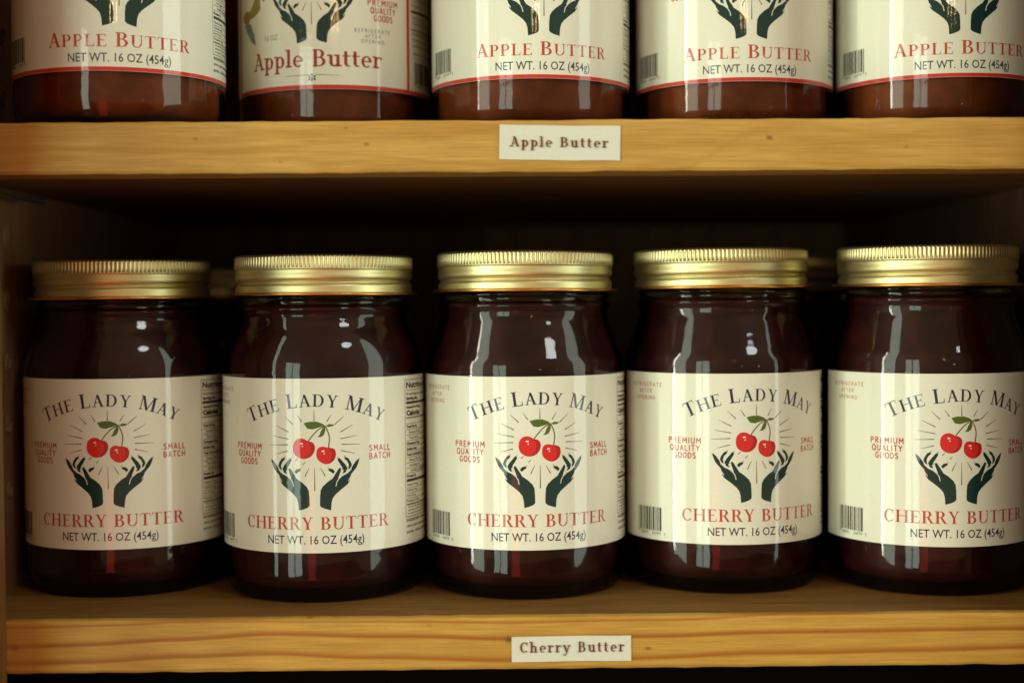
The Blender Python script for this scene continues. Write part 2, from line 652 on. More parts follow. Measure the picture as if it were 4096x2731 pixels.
GL = {
    'A': (0.80, [diag(0.10, 0.0, 0.38, 1.0, t_ * 1.2), diag(0.66, 0.0, 0.37, 1.0, T_ * 1.05), rect(0.19, 0.33, 0.56, 0.33 + t_),
                 rect(0.00, 0, 0.22, t_), rect(0.50, 0, 0.82, t_)]),
    'B': (0.74, stem(0.17) + [rect(0.17, 1 - t_, 0.38, 1), rect(0.17, 0.5, 0.40, 0.5 + t_), rect(0.17, 0, 0.40, t_)]
          + arc(0.36, 0.77 - 0.002, 0.255, 0.23, -90, 90, T_, t_) + arc(0.38, 0.27, 0.30, 0.27, -90, 90, T_, t_)),
    'C': (0.78, arc(0.43, 0.5, 0.38, 0.515, 48, 312, T_, t_, 20) + [[(0.66, 0.68), (0.70, 0.68), (0.72, 1.0), (0.68, 0.97), (0.64, 0.86)],
                                                             [(0.70, 0.22), (0.72, 0.22), (0.70, 0.12), (0.63, 0.08)]]),
    'D': (0.84, stem(0.17) + [rect(0.17, 1 - t_, 0.36, 1), rect(0.17, 0, 0.36, t_)] + arc(0.36, 0.5, 0.42, 0.5, -90, 90, T_, t_, 20)),
    'E': (0.70, stem(0.17) + [rect(0.17, 1 - t_, 0.60, 1), rect(0.17, 0.5, 0.48, 0.5 + t_), rect(0.17, 0, 0.62, t_),
                              [(0.60, 1), (0.57, 0.95), (0.60, 0.76), (0.615, 0.76), (0.615, 1)], rect(0.46, 0.40, 0.48, 0.64),
                              [(0.62, 0), (0.59, 0.05), (0.63, 0.26), (0.645, 0.26), (0.64, 0)]]),
    'H': (0.92, stem(0.17) + stem(0.74) + [rect(0.17, 0.5, 0.74, 0.5 + t_)]),
    'L': (0.68, stem(0.17) + [rect(0.17, 0, 0.60, t_), [(0.60, 0), (0.56, 0.05), (0.61, 0.30), (0.625, 0.30), (0.62, 0)]]),
    'M': (1.02, [diag(0.13, 0, 0.13, 1, t_), diag(0.17, 1, 0.50, 0.02, T_), diag(0.84, 1, 0.49, 0.02, t_), rect(0.02, 0, 0.25, t_), rect(0.02, 1 - t_, 0.22, 1)]
          + stem(0.86)),
    'P': (0.70, stem(0.17) + [rect(0.17, 1 - t_, 0.38, 1), rect(0.17, 0.45, 0.38, 0.45 + t_)] + arc(0.37, 0.725, 0.28, 0.275, -90, 90, T_, t_)),
    'R': (0.80, stem(0.17) + [rect(0.17, 1 - t_, 0.38, 1), rect(0.17, 0.48, 0.40, 0.48 + t_), diag(0.42, 0.49, 0.68, 0.0, T_), rect(0.58, 0, 0.82, t_)]
          + arc(0.37, 0.74, 0.27, 0.26, -90, 90, T_, t_)),
    'T': (0.74, stem(0.36, top=False) + [rect(0.02, 1 - t_, 0.70, 1), [(0.02, 1), (0.0, 0.74), (0.015, 0.74), (0.06, 0.96)],
                                         [(0.70, 1), (0.72, 0.74), (0.705, 0.74), (0.66, 0.96)]]),
    'U': (0.84, stem(0.17, 0.3, 1, bot=False) + [rect(0.675, 0.3, 0.675 + t_, 1), rect(0.57, 1 - t_, 0.80, 1)]
          + arc(0.407, 0.32, 0.31, 0.335, 180, 360, T_ * 0.62, t_ * 1.2)),
    'Y': (0.78, stem(0.40, 0, 0.47, top=False) + [diag(0.13, 1, 0.40, 0.44, T_), diag(0.64, 1, 0.42, 0.44, t_ * 1.2), rect(0.0, 1 - t_, 0.28, 1), rect(0.54, 1 - t_, 0.76, 1)]),
    ' ': (0.34, []),
}


def set_line(ink, text, u0, u1, v, cap, small, track=0.05, arcR=None, heavy=0.0):
    """small-caps line: first letters of words at `cap`, the rest at `small`; spread to fill u0..u1;
    arcR bends the baseline down at both ends"""
    first = True
    items, wsum = [], 0
    for ch in text:
        s = cap if (first and ch != ' ') else small
        first = ch == ' '
        a, g = GL[ch]
        items.append((ch, s, a * s))
        wsum += a * s + (track * small)
    k = (u1 - u0) / (wsum - track * small)
    x = u0
    mid = (u0 + u1) / 2
    for ch, s, a in items:
        aw = a * k
        if GL[ch][1]:
            gp = [[((px - GL[ch][0] / 2) * s * k, py * s) for px, py in p] for p in GL[ch][1]]
            c = x + aw / 2
            if arcR:
                th = (c - mid) / arcR
                ink.add(gp, mid + arcR * math.sin(th), v - arcR * (1 - math.cos(th)), 1, -th)
            else:
                ink.add(gp, c, v)
        x += aw + track * small * k


# ---- slab-serif lower case, cap height 1
def stroke(pts, w=0.13):
    out = []
    for (xa, ya), (xb, yb) in zip(pts, pts[1:]):
        l = math.hypot(xb - xa, yb - ya) or 1
        nx, ny = -(yb - ya) / l * w / 2, (xb - xa) / l * w / 2
        ex, ey = (xb - xa) / l * w * 0.12, (yb - ya) / l * w * 0.12
        out.append([(xa + nx - ex, ya + ny - ey), (xb + nx + ex, yb + ny + ey), (xb - nx + ex, yb - ny + ey), (xa - nx - ex, ya - ny - ey)])
    return out


def slab(x, y, w=0.32, h=0.095, side=0):
    x0, x1 = (x - w / 2, x + w / 2) if side == 0 else ((x - w / 2, x) if side < 0 else (x, x + w / 2))
    return [rect(x0, y, x1, y + h)]


W_ = 0.165
SL = {
    'A': (0.86, stroke([(0.16, 0.02), (0.42, 0.98)], 0.09) + stroke([(0.42, 0.98), (0.70, 0.02)], W_) + [rect(0.24, 0.30, 0.60, 0.375)] + slab(0.14, 0, 0.30) + slab(0.72, 0, 0.30) + slab(0.36, 0.93, 0.24)),
    'B': (0.80, stroke([(0.20, 0), (0.20, 1)], W_) + [rect(0.06, 0, 0.44, 0.07), rect(0.06, 0.93, 0.42, 1), rect(0.2, 0.49, 0.44, 0.56)]
          + arc(0.40, 0.745, 0.26, 0.255, -90, 90, W_, 0.07) + arc(0.42, 0.28, 0.30, 0.28, -90, 90, W_, 0.07)),
    'C': (0.82, arc(0.45, 0.5, 0.38, 0.51, 42, 318, W_, 0.08, 18) + [rect(0.69, 0.64, 0.75, 0.98)]),
    'p': (0.70, stroke([(0.20, -0.34), (0.20, 0.66)], W_) + slab(0.20, -0.36) + slab(0.13, 0.60, 0.24, side=0) + arc(0.38, 0.33, 0.27, 0.35, -150, 150, W_, 0.08, 16)),
    'l': (0.40, stroke([(0.20, 0), (0.20, 1.03)], W_) + slab(0.20, 0, 0.36) + slab(0.13, 0.97, 0.22)),
    'e': (0.64, arc(0.33, 0.33, 0.28, 0.35, 0, 312, W_ * 0.9, 0.08, 18) + [rect(0.10, 0.31, 0.60, 0.38)]),
    'u': (0.76, stroke([(0.20, 0.18), (0.20, 0.66)], W_) + arc(0.37, 0.20, 0.235, 0.22, 180, 330, W_, 0.09, 9) + stroke([(0.56, 0), (0.56, 0.66)], W_)
          + slab(0.12, 0.60, 0.22) + slab(0.48, 0.60, 0.22) + slab(0.64, 0, 0.20)),
    't': (0.48, stroke([(0.20, 0.14), (0.20, 0.88)], W_) + [rect(0.03, 0.59, 0.44, 0.66)] + arc(0.33, 0.17, 0.195, 0.18, 180, 310, W_, 0.08, 7)),
    'r': (0.58, stroke([(0.20, 0), (0.20, 0.66)], W_) + slab(0.22, 0, 0.38) + slab(0.12, 0.60, 0.22) + arc(0.42, 0.40, 0.24, 0.28, 60, 170, 0.09, 0.10, 8) + [rect(0.46, 0.50, 0.56, 0.64)]),
    'h': (0.78, stroke([(0.20, 0), (0.20, 1.03)], W_) + slab(0.20, 0, 0.32) + slab(0.12, 0.97, 0.20) + arc(0.39, 0.44, 0.24, 0.24, 0, 170, W_, 0.09, 10)
          + stroke([(0.563, 0), (0.563, 0.45)], W_) + slab(0.58, 0, 0.32)),
    'y': (0.72, stroke([(0.16, 0.62), (0.38, 0.02)], W_) + stroke([(0.60, 0.62), (0.30, -0.22)], 0.085) + slab(0.16, 0.60, 0.30) + slab(0.60, 0.60, 0.26)
          + arc(0.17, -0.20, 0.16, 0.15, 230, 345, 0.09, 0.08, 6) + [rect(0.04, -0.30, 0.15, -0.20)]),
    ' ': (0.42, []),
}


def set_slab(ink, text, u0, u1, v, h, track=0.0):
    wsum = sum(SL[c][0] + track for c in text) - track
    k = (u1 - u0) / wsum
    x = u0
    for c in text:
        a, g = SL[c]
        ink.add([[(px * k, py * h) for px, py in p] for p in g], x, v)
        x += (a + track) * k


# ---- plain hand-lettered capitals for the small lines
CP = {
    'P': (0.62, [[(0.1, 0), (0.1, 1), (0.4, 0.98), (0.52, 0.76), (0.4, 0.52), (0.1, 0.5)]]),
    'R': (0.66, [[(0.1, 0), (0.1, 1), (0.42, 0.97), (0.52, 0.77), (0.42, 0.55), (0.1, 0.52)], [(0.28, 0.52), (0.56, 0)]]),
    'E': (0.56, [[(0.5, 1), (0.1, 1), (0.1, 0), (0.5, 0)], [(0.1, 0.52), (0.42, 0.52)]]),
    'M': (0.80, [[(0.1, 0), (0.14, 1), (0.4, 0.35), (0.66, 1), (0.70, 0)]]),
    'I': (0.26, [[(0.13, 0), (0.13, 1)]]),
    'U': (0.68, [[(0.1, 1), (0.1, 0.3), (0.2, 0.05), (0.34, 0), (0.48, 0.05), (0.58, 0.3), (0.58, 1)]]),
    'Q': (0.78, [[(0.38, 0), (0.16, 0.1), (0.08, 0.5), (0.16, 0.9), (0.38, 1), (0.6, 0.9), (0.68, 0.5), (0.6, 0.1), (0.38, 0)], [(0.46, 0.25), (0.70, -0.06)]]),
    'O': (0.76, [[(0.38, 0), (0.16, 0.1), (0.08, 0.5), (0.16, 0.9), (0.38, 1), (0.6, 0.9), (0.68, 0.5), (0.6, 0.1), (0.38, 0)]]),
    'G': (0.74, [[(0.62, 0.84), (0.40, 1), (0.16, 0.9), (0.08, 0.5), (0.16, 0.1), (0.40, 0), (0.62, 0.14), (0.62, 0.45), (0.40, 0.45)]]),
    'C': (0.66, [[(0.58, 0.84), (0.38, 1), (0.16, 0.9), (0.08, 0.5), (0.16, 0.1), (0.38, 0), (0.58, 0.16)]]),
    'A': (0.68, [[(0.06, 0), (0.34, 1), (0.62, 0)], [(0.16, 0.32), (0.52, 0.32)]]),
    'L': (0.54, [[(0.1, 1), (0.1, 0), (0.48, 0)]]),
    'T': (0.62, [[(0.04, 1), (0.58, 1)], [(0.31, 1), (0.31, 0)]]),
    'Y': (0.62, [[(0.04, 1), (0.31, 0.5), (0.58, 1)], [(0.31, 0.5), (0.31, 0)]]),
    'D': (0.70, [[(0.1, 0), (0.1, 1), (0.38, 0.96), (0.60, 0.72), (0.60, 0.28), (0.38, 0.04), (0.1, 0)]]),
    'S': (0.62, [[(0.52, 0.86), (0.32, 1), (0.12, 0.88), (0.12, 0.66), (0.48, 0.38), (0.50, 0.12), (0.30, 0), (0.08, 0.12)]]),
    'B': (0.66, [[(0.1, 0), (0.1, 1), (0.4, 0.97), (0.48, 0.77), (0.38, 0.55), (0.1, 0.53)], [(0.38, 0.53), (0.56, 0.3), (0.44, 0.04), (0.1, 0)]]),
    'H': (0.68, [[(0.1, 0), (0.1, 1)], [(0.58, 0), (0.58, 1)], [(0.1, 0.5), (0.58, 0.5)]]),
    'F': (0.54, [[(0.5, 1), (0.1, 1), (0.1, 0)], [(0.1, 0.52), (0.4, 0.52)]]),
    'N': (0.72, [[(0.1, 0), (0.1, 1), (0.60, 0), (0.60, 1)]]),
}


def set_caps(ink, text, cx, v, h, width, wd=0.19, track=0.16):
    total = sum(CP[c][0] + track for c in text) - track
    k = width / total
    x = cx - width / 2
    for c in text:
        for pl_ in CP[c][1]:
            ink.add(stroke([(x + px * k, v + py * h) for px, py in pl_], wd * h))
        x += (CP[c][0] + track) * k


# ---- digitised artwork, mm on the label
HAND = {
  'palm': [(1.94, 18.06), (2.02, 21.4), (2.22, 23.67), (3.02, 25.19), (4.81, 26.88), (6.8, 28.19), (7.8, 29.87), (8.8, 31.37), (9.28, 32.08), (9.68, 32.19), (10.0, 31.84), (9.92, 30.97), (9.44, 29.65), (9.28, 28.14), (10.6, 29.32), (12.42, 30.14), (13.85, 31.5), (14.26, 32.36), (14.88, 33.29), (15.7, 34.39), (16.74, 35.3), (17.24, 35.66), (17.16, 35.02), (16.53, 33.22), (15.91, 31.92), (14.67, 30.44), (13.85, 29.53), (13.44, 28.02), (13.24, 26.89), (12.42, 25.78), (10.0, 23.95), (8.0, 22.29), (6.8, 20.8), (6.32, 19.1), (6.08, 16.18), (4.01, 16.73), (2.62, 17.31)],
  'f1': [(5.01, 32.49), (5.29, 31.24), (6.4, 30.54), (7.0, 29.93), (7.68, 30.82), (6.8, 31.79), (5.8, 31.99)],
  'f2': [(8.68, 36.42), (8.8, 34.97), (9.68, 33.51), (10.48, 32.21), (10.64, 30.95), (10.56, 29.93), (11.82, 30.43), (12.46, 32.0), (11.61, 33.39), (10.6, 34.55), (9.8, 35.52)],
  'f3': [(11.21, 36.74), (11.41, 35.48), (12.42, 34.51), (13.03, 33.16), (12.71, 31.27), (13.48, 31.82), (14.18, 32.93), (13.85, 34.08), (12.83, 35.63), (12.02, 36.11)],
  'w1': [(8.0, 25.21), (8.4, 26.95), (9.2, 28.07), (10.6, 29.25), (12.42, 30.1), (13.93, 31.5)],
  'w2': [(10.16, 31.34), (9.44, 29.35), (9.04, 28.22)],
  'w3': [(10.89, 31.32), (10.4, 30.01), (10.32, 29.33)],
  'w4': [(13.65, 28.47), (12.71, 26.98)],
}
FRUIT = {
    'leaf': [[(-3.92, 49.25), (-1.68, 49.76), (0.95, 49.81), (3.07, 49.03), (4.14, 48.18), (2.01, 47.6), (-0.63, 46.83), (-2.46, 47.15), (-3.25, 48.18)],
             [(4.24, 48.18), (5.75, 48.81), (7.82, 48.55), (6.84, 47.95), (5.48, 47.7)],
             [(4.14, 48.03), (4.24, 46.33), (3.6, 44.65), (2.54, 43.95), (1.21, 43.88), (2.01, 44.69), (2.54, 46.13), (3.33, 47.33)]],
    'stem': [[(4.03, 48.04), (1.48, 46.64), (-0.63, 44.5), (-2.46, 42.1)], [(4.24, 48.03), (5.21, 45.82), (5.75, 43.37), (5.32, 39.98)]],
    'cherry': [[(-8.1, 39.62), (-7.84, 41.56), (-6.9, 42.82), (-5.44, 43.44), (-3.77, 43.24), (-2.46, 42.44), (-0.89, 42.08), (0.11, 40.99), (0.26, 39.39), (-0.37, 37.7), (-1.68, 36.37), (-3.51, 35.76), (-5.33, 35.93), (-7.0, 36.9), (-7.84, 38.17)],
               [(0.79, 37.19), (0.95, 38.89), (1.74, 39.94), (3.07, 40.34), (4.67, 40.0), (6.29, 39.8), (7.66, 39.16), (8.1, 37.54), (7.82, 35.9), (6.84, 34.57), (5.21, 33.71), (3.6, 33.81), (2.01, 34.73), (1.05, 35.92)]],
    'hl': [(-4.81, 41.5), (3.33, 38.58)],
}
RAYS = [(0.05, 54.19, 0.05, 49.95), (6.46, 52.34, 4.78, 49.72), (11.18, 51.6, 7.82, 48.65), (14.59, 48.28, 9.88, 45.65), (16.27, 44.23, 9.88, 43.12),
        (17.62, 40.82, 10.27, 41.0), (15.37, 37.42, 10.16, 38.67), (-6.38, 52.23, -4.6, 49.74), (-11.25, 51.65, -8.05, 48.69), (-14.81, 48.26, -9.77, 45.83),
        (-16.32, 44.35, -9.83, 43.21), (-17.68, 40.82, -10.14, 41.07), (-15.18, 37.42, -10.25, 38.65), (-6.11, 35.98, -7.26, 35.01), (-3.4, 34.5, -4.39, 33.54),
        (-1.94, 32.39, -3.61, 29.12), (0.05, 32.36, 0.05, 23.62), (2.27, 32.3, 4.03, 29.23)]


def wobble(pts):
    return sm_path(pts + [pts[0]], 3)[:-1]


def mirror(pts):
    return [(-x, y) for x, y in pts]


def hands(parent, dv=0.0, m=None):
    for mir in (False, True):
        f = (lambda p: mirror(p)) if mir else (lambda p: p)
        sh = lambda p: [(x, y + dv) for x, y in p]
        ik = Ink()
        ik.poly(sh(f(HAND['palm'])))
        for k in ('f1', 'f2', 'f3'):
            ik.poly(sh(f(HAND[k])))
        h = ink_on('hand_motif', ik, m or M_teal, parent)
        ik = Ink()
        for k in ('w1', 'w2', 'w3', 'w4'):
            ik.add(stroke(sh(f(HAND[k])), 0.30))
        for x, y, a in ((17.0, 35.2, 55), (11.6, 36.2, -50), (9.0, 35.9, -50), (5.5, 32.1, -40)):
            c, s = math.cos(R_(a)), math.sin(R_(a))
            ik.add(stroke(sh(f([(x - .45 * s, y + .45 * c), (x + .45 * s, y - .45 * c)])), 0.2))
        # creases print over the hand, on the same sheet
        ink_on('crease_line', ik, M_cream, parent, 0.055)


def rays(parent, dv=0.0, m=None, sel=None):
    ik = Ink()
    for i, (a, b, c, d) in enumerate(RAYS):
        if sel and i not in sel:
            continue
        l = math.hypot(c - a, d - b)
        nx, ny = -(d - b) / l, (c - a) / l
        ik.poly([(a + nx * .06, b + dv + ny * .06), (c + nx * .17, d + dv + ny * .17), (c - nx * .17, d + dv - ny * .17), (a - nx * .06, b + dv - ny * .06)])
    ink_on('sun_ray', ik, m or M_ray, parent)


def barcode(parent, u0, u1, v0, v1, seed=3):
    rnd = random.Random(seed)
    ik = Ink()
    x = u0
    n = 0
    while x < u1 - 0.2:
        bw = rnd.choice((0.28, 0.28, 0.5, 0.8))
        edge = x < u0 + 0.9 or x > u1 - 1.2
        ik.poly(rect(x, v0 - (0.9 if edge else 0), min(x + bw, u1), v1))
        x += bw + rnd.choice((0.22, 0.3, 0.45))
        n += 1
    ink_on('barcode', ik, M_black, parent)
    ink_on('barcode_digits', text_bm([('00850', u0 + 1.6, v0 - 1.55, 1.15, 0, 'L', 4.6), ('26979', u0 + 8.4, v0 - 1.55, 1.15, 0, 'L', 4.6),
                                      ('3', u1 + 0.7, v0 - 1.55, 1.15, 0, 'L', None)]), M_black, parent)


def nutrition(parent, u0=39.5, dv=0.0, text_m=None):
    u1 = u0 + 44
    ik = Ink()
    ik.poly(rect(u0, 10.6, u0 + .22, 64.3)).poly(rect(u1, 10.6, u1 + .22, 64.3))
    ik.poly(rect(u0, 64.1, u1, 64.35)).poly(rect(u0, 10.5, u1, 10.75))
    for v, t in ((60.15, .12), (55.2, 1.05), (49.3, .45), (47.0, .12), (44.7, .12), (42.5, .12), (40.3, .12), (38.1, .12), (36.0, .12), (33.8, .12), (31.7, .12),
                 (29.6, .12), (27.6, .12), (24.8, 1.15), (21.9, .12), (19.8, .12), (17.7, .12), (15.4, .5)):
        t = max(t, 0.2)
        ik.poly(rect(u0 + 0.8, v - t / 2, u1 - .6, v + t / 2))
    ink_on('nutrition_frame', ik, M_black, parent)
    B = 0.045
    x = u0 + 0.9
    tx = [('Nutrition Facts', x, 61.05, 2.35, .02, 'L', 25.5), ('16 servings per container', x, 58.2, 1.15, 0, 'L', 19), ('Serving size', x, 56.35, 1.15, B, 'L', 9.2), ('1 Tbsp (17g)', u1 - 1, 56.35, 1.15, B, 'R', None),
          ('Amount Per Serving', x, 53.0, 1.0, B, 'L', 12.2), ('Calories', x, 50.25, 1.95, B, 'L', 11.6), ('30', u1 - 1, 50.25, 2.4, B, 'R', None),
          ('Total Fat 0g', x, 45.4, 1.0, B, 'L', 8.3), ('Saturated Fat 0g', x + 1.7, 43.15, 1.0, 0, 'L', 10), ('Trans Fat 0g', x + 1.7, 40.95, 1.0, 0, 'L', 8),
          ('Cholesterol 0mg', x, 38.75, 1.0, B, 'L', 10.8), ('Sodium 0mg', x, 36.6, 1.0, B, 'L', 8.0), ('Total Carbohydrate 7g', x, 34.4, 1.0, B, 'L', 15),
          ('Dietary Fiber 0g', x + 1.7, 32.3, 1.0, 0, 'L', 10.4), ('Total Sugars 6g', x + 1.7, 30.2, 1.0, 0, 'L', 9.6), ('Includes 5g Added Sugars', x + 3, 28.2, 1.0, 0, 'L', 16),
          ('Protein 0g', x, 26.0, 1.0, B, 'L', 7), ('Vitamin D 0mcg', x, 22.6, 1.0, 0, 'L', 9), ('Calcium 0mg', x, 20.5, 1.0, 0, 'L', 8.4), ('Iron 0.1mg', x, 18.4, 1.0, 0, 'L', 7),
          ('Potassium 20mg', x, 16.3, 1.0, 0, 'L', 10), ('The % Daily Value tells you how much a nutrient in a', x + .8, 14.0, .8, 0, 'L', 30),
          ('serving of food contributes to a daily diet.', x + .8, 12.8, .8, 0, 'L', 28), ('is used for general nutrition advice.', x + .8, 11.5, .8, 0, 'L', 24),
          ('INGREDIENTS: cherries, sugar,', x - .4, 8.7, 1.15, .008, 'L', 26), ('citric acid, cinnamon, fruit', x - .4, 6.5, 1.15, .004, 'L', 22), ('pectin, calcium chloride', x - .4, 4.2, 1.15, .004, 'L', 20)]
    ink_on('nutrition_lettering', text_bm(tx, 0.02), M_black, parent)


def label_sheet(name, v1, parent, m=M_label, ua=-64.0, ub=101.0):
    """curved paper sheet with a real edge"""
    bm = bmesh.new()
    n = 110
    cols = []
    for i in range(n + 1):
        t = (ua + (ub - ua) * i / n) / RL
        s, c = math.sin(t), math.cos(t)
        ring = []
        for r, z in ((40.08, LZ), (RL - .02, LZ), (RL, LZ + .05), (RL, LZ + v1 - .05), (RL - .02, LZ + v1), (40.08, LZ + v1)):
            ring.append(bm.verts.new((r * s / 1000, -r * c / 1000, z / 1000)))
        cols.append(ring)
    for a, b in zip(cols, cols[1:]):
        for k in range(5):
            bm.faces.new((a[k], b[k], b[k + 1], a[k + 1]))
    for ring in (cols[0], cols[-1]):
        bm.faces.new(ring)
    bmesh.ops.recalc_face_normals(bm, faces=bm.faces)
    o = obj(name, bm, m, parent)
    smooth(o)
    o.data.set_sharp_from_angle(angle=R_(12))
    return o


# ------------------------------------------------------------------ jar
BASE = [(0, 1.4), (28, 1.4), (31, 0.35), (34.6, 0), (36.8, 0.6), (38.2, 2.0), (39.0, 4.6), (39.8, 8.2), (40.05, 12), (40.05, 30), (40.05, 60), (40.05, 86)]
ROUND = [(40.05, 88.5), (39.6, 93), (38.2, 98), (36.6, 102.0), (35.2, 105.0), (34.2, 108.0)]
SLOPE = [(40.0, 89), (39.55, 91.5), (38.2, 95), (36.6, 99.4), (35.0, 104.2), (33.9, 107.6)]
NECK = [(33.75, 109.6), (34.0, 110.8), (34.7, 111.6), (34.95, 112.4), (34.6, 113.2), (33.9, 113.9), (33.6, 115.0), (33.9, 116.0), (34.3, 116.6), (34.1, 117.3), (33.2, 118.5), (33.2, 121)]


def lid_mesh():
    seg = 544

    def rf(r, z, t):
        if 118.9 < z < 127.6:
            # rolled thread climbing once round the lid, its start hidden at the back
            q = ((t + math.pi) % (2 * math.pi)) / (2 * math.pi) - 0.5
            c = 122.7 + 2.0 * q
            r -= 0.95 * math.exp(-((z - c) / 0.75) ** 2)
            r += 0.25 * math.exp(-((z - c - 2.4) / 1.2) ** 2)
        elif 128.3 < z < 132.4:
            r += -0.30 + 0.32 * (1 - 2 * (0.5 - 0.5 * math.cos(t * 136)) ** 2)
        return r
    prof = [(36.9, 119.0)]
    prof = [(34.7, 118.2)]
    z = 118.95
    prof += [(35.2, 118.95)]
    while z < 127.5:
        z += 0.26
        prof.append((35.05 + 0.10 * abs((z - 123.2) / 4.2), z))
    prof += [(35.35, 127.8), (35.55, 128.25), (35.6, 128.35), (35.62, 130.4), (35.6, 132.35), (35.4, 132.6), (34.9, 133.15), (34.2, 133.4), (33.2, 133.35), (32.4, 132.9), (31.0, 132.7), (0, 132.7)]
    return lathe(prof, seg, rf)


def rim_mesh():
    prof = []
    for i in range(9):
        a = R_(-100 + 200 * i / 8)
        prof.append((36.95 + 0.65 * math.cos(a), 118.15 + 0.55 * math.sin(a)))
    prof = [(34.9, 117.6)] + prof + [(34.9, 119.0), (34.9, 117.6)]
    return lathe(prof, 160)


def make_jar(name, label, shoulder, fruit, labeller, group, cat='jar'):
    root = thing(name, label, cat, group=group)
    prof = BASE[:1] + sm_path(BASE[1:11], 3) + sm_path([BASE[11]] + shoulder + NECK, 4)
    g = smooth(obj('glass_body', lathe(prof, 128), M_glass, root))
    inner = [(max(r - 2.4, 0), max(z, 4.6)) for r, z in prof if z < 116]
    inner = [(0, 4.6), (33, 4.6), (36.2, 6.2), (37.5, 10), (37.65, 30), (37.65, 86)] + [(r - 2.4, z) for r, z in sm_path(shoulder + NECK[:1], 3)] + [(31.2, 114), (0, 114)]
    smooth(obj('fruit_butter', lathe(inner, 96), fruit, root))
    lid = smooth(obj('lid', lid_mesh(), M_gold, root))
    smooth(obj('lid_rim', rim_mesh(), M_rim, lid))
    labeller(root)
    return root


def common_front(lab, m_title, m_flav, m_net, text, apple):
    if not apple:
        ik = Ink()
        set_line(ik, 'THE LADY MAY', -27.9, 27.9, 55.4, 5.5, 4.65, 0.10, arcR=58)
        ink_on('title_lettering', ik, m_title, lab)
        ik = Ink()
        set_line(ik, 'CHERRY BUTTER', -29.4, 29.6, 8.9, 4.75, 4.75, 0.08)
        ink_on('flavour_lettering', ik, m_flav, lab)
    else:
        ik = Ink()
        set_line(ik, 'APPLE BUTTER', -27, 27, 8.75, 5.2, 4.4, 0.10)
        ink_on('flavour_lettering', ik, m_flav, lab)
    ink_on('weight_lettering', text_bm([('NET WT. 16 OZ (454g)', 0, 3.45 if not apple else 3.3, 3.25, 0.008, 'C', 37.8)]), m_net, lab)
    ik = Ink()
    for st, v, w_ in (('PREMIUM', 39.0, 13.6), ('QUALITY', 36.1, 12.4), ('GOODS', 33.2, 9.4)):
        set_caps(ik, st, -28.2, v, 2.15, w_)
    ink_on('quality_lettering', ik, M_red, lab)
    ik = Ink()
    set_caps(ik, 'SMALL', 26, 38.0, 2.2, 9.5)
    set_caps(ik, 'BATCH', 26, 34.9, 2.2, 9.5)
    ink_on('batch_lettering', ik, M_red, lab)


def cherry_label(root):
    lab = label_sheet('label', 66.0, root)
    common_front(lab, M_navy, M_red, M_navy, '', False)
    hands(lab)
    rays(lab)
    ik = Ink()
    for p in FRUIT['stem']:
        ik.add(stroke(sm_path(p, 4), 0.42))
    ink_on('stem', ik, M_stem, lab)
    for p in FRUIT['leaf']:
        ink_on('leaf', Ink().poly(p), M_leaf, lab, 0.04)
    for p, (hx, hy) in zip(FRUIT['cherry'], FRUIT['hl']):
        pp = wobble(p)
        ch = ink_on('cherry_motif', Ink().poly(pp), M_cherry, lab, 0.045)
        cx = sum(a for a, _ in p) / len(p)
        cy = sum(b for _, b in p) / len(p)
        # crescent of darker ink inside the right edge
        out = [(x, y) for x, y in pp if x > cx + 1.0]
        out.sort(key=lambda q: -q[1])
        ins = [(cx + (x - cx) * 0.66 - 0.1, cy + (y - cy) * 0.86) for x, y in out][::-1]
        outs = [(cx + (x - cx) * 0.985, cy + (y - cy) * 0.985) for x, y in out]
        if len(outs) > 2:
            ink_on('cherry_shade', Ink().poly(outs + ins), M_cherry_dk, lab, 0.065)
        el = [(hx + .62 * math.cos(a), hy + .33 * math.sin(a)) for a in [k * math.pi / 5 for k in range(10)]]
        el2 = [(hx + .35 + .28 * math.cos(a), hy - 1.0 + .26 * math.sin(a)) for a in [k * math.pi / 4 for k in range(8)]]
        ink_on('highlight_spot', Ink().poly(el).poly(el2), M_cream, lab, 0.075)
    ik = Ink()
    for st, v, w_ in (('REFRIGERATE', 60.6, 17.5), ('AFTER', 58.0, 7.6), ('OPENING', 55.4, 11)):
        set_caps(ik, st, -47, v, 1.45, w_, 0.17, 0.3)
    ink_on('storage_lettering', ik, M_pink, lab)
    barcode(lab, -52, -38.2, 3.6, 12.9)
    nutrition(lab)


def apple_label(root):
    lab = label_sheet('label', 66.0, root)
    ink_on('border_band', Ink().poly(rect(-63.6, 0.08, 100.6, 1.5)), M_red2, lab)
    ink_on('border_band', Ink().poly(rect(-63.6, 64.0, 100.6, 65.4)), M_red2, lab)
    common_front(lab, M_navy, M_red, M_slate, '', True)
    ik = Ink()
    set_line(ik, 'THE LADY MAY', -27.9, 27.9, 54.6, 5.5, 4.65, 0.10, arcR=58)
    ink_on('title_lettering', ik, M_navy, lab)
    hands(lab)
    rays(lab)
    ap = [(0, 44.6), (2.2, 45.6), (4.6, 44.9), (5.8, 42.4), (5.3, 39.2), (3.6, 36.2), (1.6, 35.3), (0, 35.8), (-1.6, 35.3), (-3.6, 36.2), (-5.3, 39.2), (-5.8, 42.4), (-4.6, 44.9), (-2.2, 45.6)]
    ink_on('apple_motif', Ink().poly(wobble(ap)), M_cherry, lab, 0.045)
    barcode(lab, -55, -40.8, 5.2, 14.2)
    nutrition(lab, 41.0)


